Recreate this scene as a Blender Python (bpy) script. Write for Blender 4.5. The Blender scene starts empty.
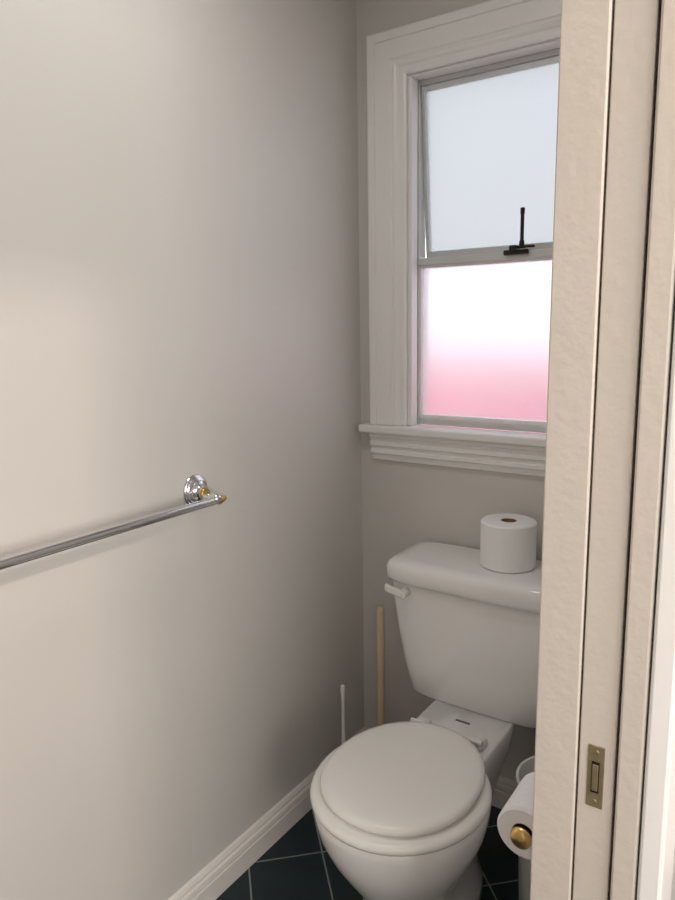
import bpy, bmesh, math
import numpy as np
from mathutils import Vector, Matrix
S=bpy.context.scene
try:
    S.view_settings.view_transform='Standard'; S.view_settings.look='None'
except Exception: pass

# ---------------- materials ----------------
def lin(c):
    return tuple(((v/255)/12.92 if v/255<=.04045 else (((v/255)+.055)/1.055)**2.4) for v in c)+(1,)
def mat(name,rgb,rough=.5,metal=0,noise=0,nscale=20,bump=0,bscale=60,spec=.5,coat=0,stretch=None,sss=0):
    m=bpy.data.materials.new(name); m.use_nodes=True; nt=m.node_tree; b=nt.nodes['Principled BSDF']
    col=lin(rgb); b.inputs['Base Color'].default_value=col; b.inputs['Roughness'].default_value=rough
    b.inputs['Metallic'].default_value=metal; b.inputs['Specular IOR Level'].default_value=spec
    b.inputs['Coat Weight'].default_value=coat
    tc=nt.nodes.new('ShaderNodeTexCoord'); mp=nt.nodes.new('ShaderNodeMapping'); nt.links.new(tc.outputs['Object'],mp.inputs[0])
    if stretch: mp.inputs['Scale'].default_value=stretch
    if noise:
        n=nt.nodes.new('ShaderNodeTexNoise'); n.inputs['Scale'].default_value=nscale; n.inputs['Detail'].default_value=4
        nt.links.new(mp.outputs[0],n.inputs['Vector'])
        r=nt.nodes.new('ShaderNodeMix'); r.data_type='RGBA'
        r.inputs[6].default_value=tuple(c*(1-noise) for c in col[:3])+(1,); r.inputs[7].default_value=tuple(min(1,c*(1+noise)) for c in col[:3])+(1,)
        nt.links.new(n.outputs[0],r.inputs[0]); nt.links.new(r.outputs[2],b.inputs['Base Color'])
    if bump:
        n=nt.nodes.new('ShaderNodeTexNoise'); n.inputs['Scale'].default_value=bscale; n.inputs['Detail'].default_value=3
        nt.links.new(mp.outputs[0],n.inputs['Vector'])
        bp=nt.nodes.new('ShaderNodeBump'); bp.inputs['Strength'].default_value=bump; bp.inputs['Distance'].default_value=.002
        nt.links.new(n.outputs[0],bp.inputs['Height']); nt.links.new(bp.outputs[0],b.inputs['Normal'])
    return m
M_wall=mat('wall_paint',(214,211,206),.33,noise=.02,nscale=3,bump=.10,bscale=25,spec=.75)
M_trim=mat('white_gloss_paint',(243,242,240),.3,bump=.05,bscale=30)
M_base=mat('baseboard_paint',(231,227,221),.3)
M_jamb=mat('cream_paint',(209,201,191),.30,noise=.025,nscale=4,bump=.35,bscale=9,stretch=(9,9,9))
M_ceil=mat('ceiling_paint',(238,236,232),.8,noise=.01)
M_porc=mat('porcelain',(248,248,247),.10,coat=.4,noise=.005,nscale=2)
M_seat=mat('seat_enamel',(248,247,243),.2,noise=.005,nscale=2)
M_plas=mat('white_plastic',(242,241,238),.35,noise=.01)
M_chrome=mat('chrome',(228,228,231),.10,1,noise=.02)
M_brass=mat('brass',(222,190,120),.28,1,noise=.06,nscale=60)
M_brassold=mat('aged_brass',(168,156,124),.4,.8,noise=.25,nscale=90)
M_dark=mat('dark_bronze',(48,40,36),.4,.6,noise=.1)
M_alu=mat('aluminium_frame',(208,210,209),.4,.25,noise=.04)
M_wood=mat('pale_wood',(222,200,166),.5,noise=.12,nscale=10,stretch=(12,12,1))
M_rub=mat('rubber',(130,40,25),.6,noise=.1)
M_paper=mat('tissue_paper',(249,249,249),.95,noise=.01,bump=.4,bscale=150,spec=.1)
M_card=mat('cardboard',(150,118,85),.9,noise=.1)
M_bin=mat('bin_plastic',(226,231,226),.35,noise=.03)
M_print=mat('grey_print',(90,92,96),.5,noise=.05)
M_pink=mat('pink_stucco',(250,140,158),.9,noise=.06,nscale=2)

def floor_mat():
    m=bpy.data.materials.new('slate_tile'); m.use_nodes=True; nt=m.node_tree; b=nt.nodes['Principled BSDF']
    tc=nt.nodes.new('ShaderNodeTexCoord'); sp=nt.nodes.new('ShaderNodeSeparateXYZ'); nt.links.new(tc.outputs['Object'],sp.inputs[0])
    def mth(op,a,c=None):
        n=nt.nodes.new('ShaderNodeMath'); n.operation=op
        for i,v in enumerate((a,c)):
            if v is None: continue
            if isinstance(v,(int,float)): n.inputs[i].default_value=v
            else: nt.links.new(v,n.inputs[i])
        return n.outputs[0]
    T=.205; out=[]
    for op,o in (('ADD',-.219),('SUBTRACT',.430)):
        a=mth(op,sp.outputs[0],sp.outputs[1]); a=mth('MULTIPLY',a,.70711); a=mth('SUBTRACT',a,o); a=mth('DIVIDE',a,T)
        a=mth('ADD',a,100.5); a=mth('FRACT',a); a=mth('SUBTRACT',a,.5); a=mth('ABSOLUTE',a); out.append(mth('LESS_THAN',a,.011))
    g=mth('MAXIMUM',out[0],out[1])
    n=nt.nodes.new('ShaderNodeTexNoise'); n.inputs['Scale'].default_value=12; n.inputs['Detail'].default_value=6; nt.links.new(tc.outputs['Object'],n.inputs['Vector'])
    cr=nt.nodes.new('ShaderNodeMix'); cr.data_type='RGBA'; cr.inputs[6].default_value=lin((10,24,30)); cr.inputs[7].default_value=lin((28,50,56)); nt.links.new(n.outputs[0],cr.inputs[0])
    mx=nt.nodes.new('ShaderNodeMix'); mx.data_type='RGBA'; nt.links.new(g,mx.inputs[0]); nt.links.new(cr.outputs[2],mx.inputs[6]); mx.inputs[7].default_value=lin((140,146,142))
    nt.links.new(mx.outputs[2],b.inputs['Base Color']); b.inputs['Roughness'].default_value=.35
    bp=nt.nodes.new('ShaderNodeBump'); bp.invert=True; bp.inputs['Distance'].default_value=.002; nt.links.new(g,bp.inputs['Height']); nt.links.new(bp.outputs[0],b.inputs['Normal'])
    return m
M_floor=floor_mat()
def glass_mat(name,tint,rough,tr=.35):
    m=bpy.data.materials.new(name); m.use_nodes=True; nt=m.node_tree; nt.nodes.clear()
    o=nt.nodes.new('ShaderNodeOutputMaterial'); r=nt.nodes.new('ShaderNodeBsdfRefraction'); r.inputs['Roughness'].default_value=rough; r.inputs['IOR'].default_value=1.12; r.inputs['Color'].default_value=tint
    n=nt.nodes.new('ShaderNodeTexNoise'); n.inputs['Scale'].default_value=160
    bp=nt.nodes.new('ShaderNodeBump'); bp.inputs['Strength'].default_value=.3; bp.inputs['Distance'].default_value=.001
    tc=nt.nodes.new('ShaderNodeTexCoord'); nt.links.new(tc.outputs['Object'],n.inputs['Vector']); nt.links.new(n.outputs[0],bp.inputs['Height']); nt.links.new(bp.outputs[0],r.inputs['Normal'])
    t=nt.nodes.new('ShaderNodeBsdfTranslucent'); t.inputs['Color'].default_value=tint
    mx=nt.nodes.new('ShaderNodeMixShader'); mx.inputs[0].default_value=tr
    nt.links.new(r.outputs[0],mx.inputs[1]); nt.links.new(t.outputs[0],mx.inputs[2]); nt.links.new(mx.outputs[0],o.inputs[0])
    return m
M_glassU=glass_mat('frosted_glass_upper',(.385,.385,.38,1),.7)
M_glassL=glass_mat('frosted_glass_lower',(.50,.485,.485,1),.85,.3)

# ---------------- helpers ----------------
def empty(name,loc=(0,0,0)):
    e=bpy.data.objects.new(name,None); e.empty_display_size=.05; S.collection.objects.link(e); e.location=loc; return e
def finish(bm,name,m,parent=None,smooth=False,bevel=0,seg=2,sub=0):
    bmesh.ops.recalc_face_normals(bm,faces=bm.faces)
    me=bpy.data.meshes.new(name); bm.to_mesh(me); bm.free()
    ob=bpy.data.objects.new(name,me); S.collection.objects.link(ob); me.materials.append(m)
    if smooth:
        for p in me.polygons: p.use_smooth=True
    if bevel:
        b=ob.modifiers.new('bevel','BEVEL'); b.width=bevel; b.segments=seg; b.limit_method='ANGLE'
    if sub:
        s=ob.modifiers.new('sub','SUBSURF'); s.levels=sub; s.render_levels=sub
    if parent: ob.parent=parent
    return ob
def addbox(bm,x0,x1,y0,y1,z0,z1):
    v=[bm.verts.new((x,y,z)) for x in (x0,x1) for y in (y0,y1) for z in (z0,z1)]
    for f in ((0,1,3,2),(4,6,7,5),(0,4,5,1),(2,3,7,6),(0,2,6,4),(1,5,7,3)): bm.faces.new([v[i] for i in f])
def boxes(name,lst,m,parent=None,bevel=0):
    bm=bmesh.new()
    for b in lst: addbox(bm,*b)
    return finish(bm,name,m,parent,bevel=bevel)
def loft(name,rings,m,parent=None,smooth=True,sub=0,capb=True,capt=True,closed=False):
    bm=bmesh.new(); R=[[bm.verts.new(p) for p in r] for r in rings]; n=len(R[0])
    K=len(R)
    for k in range(K if closed else K-1):
        a=R[k]; b=R[(k+1)%K]
        for i in range(n): bm.faces.new((a[i],a[(i+1)%n],b[(i+1)%n],b[i]))
    if not closed:
        if capb: bm.faces.new(R[0])
        if capt: bm.faces.new(R[-1])
    return finish(bm,name,m,parent,smooth=smooth,sub=sub)
def sring(cx,cy,z,w,f,b,e=1.0,n=56,bow=0):
    out=[]
    for i in range(n):
        t=2*math.pi*i/n; c=math.cos(t); s=math.sin(t)
        x=w*math.copysign(abs(c)**e,c); y=math.copysign(abs(s)**e,s); y=y*(b if s>0 else f)
        if s<0 and bow: y-=bow*(1-(x/w)**2)
        out.append((cx+x,cy+y,z))
    return out
def lathe(name,prof,m,parent=None,origin=(0,0,0),axis='Z',n=40,closed=False):
    rings=[]
    for r,h in prof:
        ring=[]
        for i in range(n):
            t=2*math.pi*i/n; a=r*math.cos(t); b=r*math.sin(t)
            p={'Z':(a,b,h),'X':(h,a,b),'Y':(a,h,b)}[axis]
            ring.append(tuple(p[k]+origin[k] for k in range(3)))
        rings.append(ring)
    ob=loft(name,rings,m,parent,smooth=True,closed=closed)
    es=ob.modifiers.new('es','EDGE_SPLIT'); es.split_angle=math.radians(40)
    return ob
def extrude_profile(name,prof,p0,p1,outdir,m,parent=None):
    bm=bmesh.new(); A=[];B=[]
    for o,z in prof:
        A.append(bm.verts.new((p0[0]+outdir[0]*o,p0[1]+outdir[1]*o,z))); B.append(bm.verts.new((p1[0]+outdir[0]*o,p1[1]+outdir[1]*o,z)))
    n=len(A)
    for i in range(n): bm.faces.new((A[i],A[(i+1)%n],B[(i+1)%n],B[i]))
    bm.faces.new(A); bm.faces.new(B)
    return finish(bm,name,m,parent)

# ---------------- room shell ----------------
H=2.45; XR=.945; XO=1.068; YN=-1.95
boxes('floor',[(-.1,3.0,-3.3,.12,-.1,0)],M_floor)
boxes('ceiling',[(-.1,3.0,-3.3,.12,H,H+.1)],M_ceil)
boxes('wall_left',[(-.12,0,-3.3,.12,0,H)],M_wall)
wx0,wx1,wz0,wz1=.168,.786,1.13,2.136
boxes('wall_back',[(0,wx0,0,.12,0,H),(wx1,3.0,0,.12,0,H),(wx0,wx1,0,.12,0,wz0),(wx0,wx1,0,.12,wz1,H)],M_wall)
YJ=-1.07
boxes('wall_right',[(XR,.985,YJ+.02,0,0,H),(1.034,XO,YJ+.02,0,0,H),(XR,XO,-1.9,YJ+.02,2.06,H),(XR,XO,-3.2,-1.92,0,H)],M_wall)
boxes('wall_front',[(-.12,3.0,-3.3,-3.2,0,H)],M_wall)
boxes('wall_outer',[(2.9,3.0,-3.2,0,0,H)],M_wall)
boxes('wall_near',[(0,XR,-2.05,-1.95,0,H)],M_wall)
bp=[(0,0),(.017,0),(.017,.055),(.014,.058),(.014,.063),(.017,.066),(.015,.076),(.010,.080),(.010,.086),(.006,.094),(0,.098)]
extrude_profile('baseboard_left',bp,(0,-1.95),(0,0),(1,0),M_base)
extrude_profile('baseboard_back',bp,(.017,0),(XR,0),(0,-1),M_base)
extrude_profile('baseboard_right',bp,(XR,-.02),(XR,-1.04),(-1,0),M_base)
# ---------------- window ----------------
W=empty('window_1')
def casing(name,prof,x0,x1,zb,zt,m,parent):
    bm=bmesh.new(); C=[]
    for d,h in prof:
        C.append([bm.verts.new(p) for p in ((x0-d,-h,zb),(x0-d,-h,zt+d),(x1+d,-h,zt+d),(x1+d,-h,zb))])
    n=len(C)
    for k in range(3):
        for i in range(n):
            j=(i+1)%n; bm.faces.new((C[i][k],C[i][k+1],C[j][k+1],C[j][k]))
    bm.faces.new([c[0] for c in C]); bm.faces.new([c[3] for c in C])
    return finish(bm,name,m,parent)
cp=[(0,0),(0,.012),(.006,.015),(.010,.015),(.012,.012),(.020,.013),(.026,.018),(.034,.021),(.038,.018),(.042,.018),(.046,.022),(.085,.024),(.092,.024),(.094,.030),(.113,.031),(.118,.028),(.118,0)]
casing('casing',cp,wx0,wx1,1.15,wz1,M_trim,W)
boxes('sill',[(.016,.95-.01,-.044,0,1.124,1.149),(wx0,wx1,0,.05,1.131,1.149)],M_trim,W,bevel=.006)
ap=[(0,1.122),(.030,1.122),(.030,1.112),(.022,1.108),(.022,1.098),(.026,1.095),(.026,1.086),(.018,1.082),(.018,1.072),(.022,1.069),(.022,1.060),(.014,1.056),(.012,1.040),(0,1.036)]
extrude_profile('apron',ap,(.049,0),(.905,0),(0,-1),M_trim,W)
boxes('reveal',[(wx0,wx0+.006,.0,.12,1.149,wz1),(wx1-.006,wx1,.0,.12,1.149,wz1),(wx0+.006,wx1-.006,.0,.12,wz1-.006,wz1),(wx0+.006,wx0+.013,.0,.035,1.149,wz1-.006),(wx1-.013,wx1-.006,.0,.035,1.149,wz1-.006)],M_trim,W,bevel=.002)
ax0,ax1,az0,az1=wx0+.004,wx1-.004,1.149,wz1-.006
fy0,fy1=.045,.085
boxes('aluminium_frame',[(ax0,ax0+.010,fy0,fy1,az0,az1),(ax1-.010,ax1,fy0,fy1,az0,az1),(ax0+.010,ax1-.010,fy0,fy1,az1-.014,az1),(ax0+.010,ax1-.010,fy0,fy1,az0,az0+.018),(ax0+.010,ax1-.010,fy0-.006,fy1,1.622,1.642)],M_alu,W,bevel=.0015)
lx0,lx1=ax0+.010,ax1-.010
boxes('lower_glazing_bead',[(lx0,lx0+.003,.052,.075,az0+.018,1.622),(lx1-.003,lx1,.052,.075,az0+.018,1.622),(lx0+.003,lx1-.003,.052,.075,az0+.018,az0+.030),(lx0+.003,lx1-.003,.052,.075,1.614,1.622)],M_trim,W)
boxes('lower_pane',[(lx0+.001,lx1-.001,.064,.0645,az0+.022,1.618)],M_glassL,W)
tz=az1-.016
def tilt(ob):
    R=Matrix.Translation((0,.06,tz))@Matrix.Rotation(math.radians(4.2),4,'X')@Matrix.Translation((0,-.06,-tz))
    ob.data.transform(R); return ob
tilt(boxes('upper_sash',[(lx0+.002,lx0+.012,.05,.07,1.645,tz),(lx1-.012,lx1-.002,.05,.07,1.645,tz),(lx0+.012,lx1-.012,.05,.07,tz-.012,tz),(lx0+.012,lx1-.012,.05,.07,1.645,1.663)],M_alu,W,bevel=.001))
tilt(boxes('upper_pane',[(lx0+.010,lx1-.010,.06,.0605,1.655,tz-.008)],M_glassU,W))
boxes('stay_base',[(.448,.516,.026,.04,1.632,1.645),(.466,.486,.02,.05,1.640,1.656),(.464,.531,.034,.042,1.648,1.655)],M_dark,W,bevel=.002)
lathe('stay_handle',[(.0001,1.65),(.007,1.65),(.007,1.665),(.005,1.67),(.005,1.735),(.006,1.738),(.006,1.752),(.0001,1.754)],M_dark,W,(.496,.036,0),n=16)

boxes('wall_neighbour',[(-.6,4.0,.95,1.1,-.1,1.30)],M_pink)

# ---------------- door jamb ----------------
J=empty('trim_1')
boxes('inner_jamb',[(.9365,.9875,YJ,YJ+.02,0,2.04)],M_jamb,J,bevel=.002)
boxes('outer_jamb',[(1.0345,1.062,YJ-.004,YJ+.02,0,2.04)],M_jamb,J,bevel=.003)
boxes('outer_casing',[(1.064,1.090,YJ-.006,YJ+.085,0,2.11)],M_trim,J,bevel=.004)
boxes('head_jamb',[(XR,XO,-1.88,YJ,2.04,2.06)],M_jamb,J)
boxes('near_jamb',[(XR,XO,-1.92,-1.90,0,2.06)],M_jamb,J)
D=empty('door_1')
boxes('door_panel',[(.9898,1.0308,YJ+.002,-.32,.012,2.035)],M_jamb,D,bevel=.0015)
bm=bmesh.new(); addbox(bm,1.0005,1.0195,YJ+.0005,YJ+.004,.878,.958); 
finish(bm,'edge_pull_plate',M_brassold,D,bevel=.001)
boxes('edge_pull_recess',[(1.0055,1.0145,YJ-.0003,YJ+.001,.898,.938)],M_dark,D)
boxes('edge_pull_finger',[(1.0065,1.0135,YJ-.002,YJ,.901,.935)],M_brassold,D,bevel=.001)
for i,z in enumerate((.886,.950)):
    lathe('edge_pull_screw_%d'%(i+1),[(.0001,-.0012),(.003,-.0008),(.0035,0.0004)],M_brassold,D,(1.010,YJ+.0005,z),'Y',n=16)

# ---------------- toilet ----------------
T=empty('toilet'); CX=.484
bz=.412
rings=[sring(CX,-.58,0,.118,.115,.33,.8),sring(CX,-.58,.02,.115,.112,.33,.8),sring(CX,-.58,.06,.103,.10,.32,.85),sring(CX,-.58,.13,.098,.10,.31,.9),
 sring(CX,-.585,.19,.110,.125,.28,.95),sring(CX,-.59,.245,.143,.160,.24,1),sring(CX,-.595,.30,.172,.188,.22,1),sring(CX,-.60,.345,.188,.203,.21,1),sring(CX,-.60,.375,.194,.209,.21,1),
 sring(CX,-.60,.392,.196,.211,.21,1),sring(CX,-.60,bz-.004,.195,.210,.21,1),sring(CX,-.60,bz,.190,.205,.20,1)]
loft('bowl',rings,M_porc,T)
rings=[sring(CX,-.33,.15,.085,.12,.10,.6),sring(CX,-.33,.24,.090,.14,.12,.5),sring(CX,-.33,.30,.103,.17,.14,.4),sring(CX,-.33,.345,.112,.18,.16,.3),sring(CX,-.33,bz-.006,.115,.18,.165,.25),sring(CX,-.33,bz,.111,.178,.16,.25)]
loft('rear_deck',rings,M_porc,T)
def tk(z,w,y0,y1,e=.3,bow=.0):
    c=(y0+y1)/2; return sring(CX-.003,c,z,w,c-y0,y1-c,e,64,bow)
loft('tank',[tk(bz-.016,.160,-.185,-.03,.45),tk(bz-.010,.187,-.200,-.022,.38),tk(bz+.008,.201,-.210,-.018,.30,.008),tk(.50,.216,-.216,-.016,.24,.010),tk(.60,.232,-.220,-.016,.18,.012),tk(.70,.245,-.224,-.016,.16,.012),tk(.750,.249,-.225,-.016,.16,.012)],M_porc,T)
loft('tank_lid',[tk(.745,.246,-.23,-.012,.20,.014),tk(.749,.257,-.238,-.01,.20,.016),tk(.760,.261,-.243,-.009,.20,.018),tk(.788,.261,-.243,-.009,.20,.018),tk(.800,.257,-.239,-.011,.22,.018),tk(.807,.247,-.229,-.018,.25,.018),tk(.810,.219,-.205,-.035,.3,.016)],M_porc,T)
def eg(z,w,f,b,e=1.0): return sring(CX,-.60,z,w,f,b,e)
loft('seat',[eg(bz+.002,.188,.208,.19),eg(bz+.004,.197,.217,.196),eg(bz+.012,.201,.221,.198),eg(bz+.020,.198,.218,.196),eg(bz+.024,.190,.209,.19)],M_seat,T)
loft('seat_lid',[eg(bz+.026,.168,.184,.207,.96),eg(bz+.030,.174,.193,.216,.96),eg(bz+.038,.176,.196,.220,.96),eg(bz+.044,.173,.192,.215,.96),eg(bz+.0475,.164,.182,.203),eg(bz+.049,.150,.165,.185),eg(bz+.050,.09,.10,.11),eg(bz+.0503,.02,.02,.02)],M_seat,T)
for i,dx in enumerate((-.078,.078)):
    loft('hinge_%d'%(i+1),[sring(CX+dx,-.345,bz,.019,.03,.020,.5,24),sring(CX+dx,-.345,bz+.012,.018,.03,.019,.5,24),sring(CX+dx,-.348,bz+.020,.013,.024,.012,.6,24)],M_plas,T)
    lathe('hinge_pin_%d'%(i+1),[(.0001,-.020),(.0065,-.020),(.0065,.020),(.0001,.020)],M_plas,T,(CX+dx,-.375,bz+.026),'X',n=20)
boxes('maker_mark',[(CX-.02,CX+.02,-.276,-.268,bz,bz+.0006)],M_print,T)
lathe('lever_boss',[(.0001,-.256),(.011,-.256),(.013,-.250),(.013,-.225)],M_plas,T,(.290,0,.722),'Y',n=24)
loft('lever_arm',[[(x,-.252+dy*1.0,z0+dz) for dy,dz in ((-.006,-.011),(.006,-.011),(.006,.011),(-.006,.011))] for x,z0 in ((.298,.718),(.275,.723),(.25,.727),(.235,.732))],M_plas,T,smooth=False).modifiers.new('b','BEVEL').width=.004
for i,dx in enumerate((-.108,.108)):
    lathe('bolt_cap_%d'%(i+1),[(.014,.0),(.014,.02),(.009,.03),(.0001,.032)],M_plas,T,(CX+dx,-.50,.0),n=20)

# ---------------- toilet rolls ----------------
def roll(parent,c,r,h,axis,ri=.021):
    prof=[(ri,0),(r-.004,0),(r,.004),(r,h-.004),(r-.004,h),(ri,h)]
    lathe('paper',prof,M_paper,parent,c,axis,closed=True)
    lathe('core',[(ri-.0015,.001),(ri,.001),(ri,h-.001),(ri-.0015,h-.001)],M_card,parent,c,axis,closed=True)
R1=empty('toilet_paper_roll'); roll(R1,(.537,-.116,.8105),.073,.124,'Z')
Hd=empty('toilet_paper_holder')
hy=-.85; hx=.851; hz=.625
roll(Hd,(hx,hy,hz),.046,.115,'Y',.019)
lathe('spindle',[(.0001,hy-.020),(.012,hy-.018),(.017,hy-.014),(.0185,hy-.009),(.016,hy-.004),(.010,hy),(.010,hy+.13),(.0001,hy+.13)],M_brass,Hd,(hx,0,hz),'Y',n=28)
lathe('arm',[(.0001,hx-.008),(.008,hx-.008),(.008,XR-.008),(.024,XR-.006),(.026,XR-.0005)],M_chrome,Hd,(0,hy+.13,hz),'X',n=28)

# ---------------- towel bar ----------------
B=empty('towel_bar'); bx=.066; bzz=1.060
for i,y in enumerate((-.725,-1.345)):
    lathe('rosette_%d'%(i+1),[(.037,.0005),(.038,.003),(.036,.006),(.033,.007),(.033,.009),(.030,.012),(.024,.013),(.023,.016),(.018,.019),(.014,.022),(.0120,.030),(.0001,.030)],M_chrome,B,(0,y,bzz+.016),'X')
    lathe('brass_collar_%d'%(i+1),[(.0118,.027),(.0140,.029),(.0145,.032),(.0140,.035),(.0118,.037)],M_brass,B,(0,y,bzz+.012),'X')
    lathe('post_%d'%(i+1),[(.0118,.036),(.0110,.044),(.0118,.052),(.0130,.060),(.0130,.070),(.009,.077),(.004,.079),(.0001,.0795)],M_chrome,B,(0,y,bzz+.004),'X')
lathe('rail',[(.0001,-1.36),(.0098,-1.36),(.0098,-.718),(.0001,-.718)],M_chrome,B,(bx,0,bzz),'Y')
lathe('rail_tip',[(.0098,-.720),(.0115,-.718),(.0115,-.711),(.007,-.707),(.009,-.702),(.006,-.695),(.0001,-.693)],M_brass,B,(bx,0,bzz),'Y')

# ---------------- plunger / brush / bin ----------------
P=empty('plunger')
lathe('cup',[(.055,.0),(.062,.004),(.060,.03),(.050,.06),(.030,.085),(.018,.095),(.016,.12),(.0001,.12)],M_rub,P,(.117,-.082,0))
lathe('handle',[(.0001,.10),(.0125,.10),(.0125,.572),(.011,.580),(.007,.584),(.0001,.585)],M_wood,P,(.117,-.082,0),n=24)
Br=empty('toilet_brush')
lathe('holder',[(.0001,.0),(.045,.0),(.046,.01),(.038,.12),(.042,.13),(.040,.13),(.034,.118),(.0001,.118)],M_plas,Br,(.085,-.25,0))
lathe('handle',[(.0001,.118),(.012,.118),(.0075,.16),(.0055,.24),(.005,.34),(.007,.375),(.006,.388),(.0001,.391)],M_plas,Br,(.085,-.25,0),n=20)
Bn=empty('waste_bin')
lathe('bin_body',[(.0001,.0),(.085,.0),(.088,.006),(.100,.385),(.105,.388),(.105,.398),(.099,.398),(.096,.38),(.082,.012),(.0001,.012)],M_bin,Bn,(.772,-.352,0))

# ---------------- lights ----------------
w=bpy.data.worlds.new('sky'); S.world=w; w.use_nodes=True
bg=w.node_tree.nodes['Background']; bg.inputs[0].default_value=(.83,.92,1.0,1); bg.inputs[1].default_value=6.4
def area(name,loc,tgt,sx,sy,pw,col):
    l=bpy.data.lights.new(name,'AREA'); l.shape='RECTANGLE'; l.size=sx; l.size_y=sy; l.energy=pw; l.color=col
    o=bpy.data.objects.new(name,l); S.collection.objects.link(o); o.location=loc
    o.rotation_euler=(Vector(tgt)-Vector(loc)).to_track_quat('-Z','Y').to_euler(); return o
area('outer_room_window_light',(2.88,-2.35,1.45),(0,-2.35,1.45),1.3,1.2,43,(1.0,.95,.91))
area('outer_ceiling_light',(1.9,-1.22,2.43),(1.9,-1.22,0),.22,.22,25,(1.0,.83,.76))
area('compartment_fill_light',(.47,-.95,2.44),(.47,-.95,0),.3,.3,3.2,(1.0,.97,.94))  # unseen area light, added only to brighten the toilet compartment

# ---------------- camera ----------------
cx,cy,yaw,pitch,roll_,f=[1.192,1.859,34.635,9.994,-0.978,703.116]
y=math.radians(yaw);t=math.radians(pitch);r=math.radians(roll_)
fw=Vector((-math.sin(y)*math.cos(t),math.cos(y)*math.cos(t),-math.sin(t)))
rt=Vector((math.cos(y),math.sin(y),0)); up=rt.cross(fw)
r2=rt*math.cos(r)+up*math.sin(r); u2=-rt*math.sin(r)+up*math.cos(r)
c=bpy.data.cameras.new('camera'); co=bpy.data.objects.new('camera',c); S.collection.objects.link(co)
m=Matrix((r2,u2,-fw)).transposed().to_4x4(); m.translation=Vector((cx,-cy,1.45)); co.matrix_world=m
c.sensor_width=36; c.sensor_fit='AUTO'; c.lens=f/900*36; c.clip_start=.01
S.camera=co
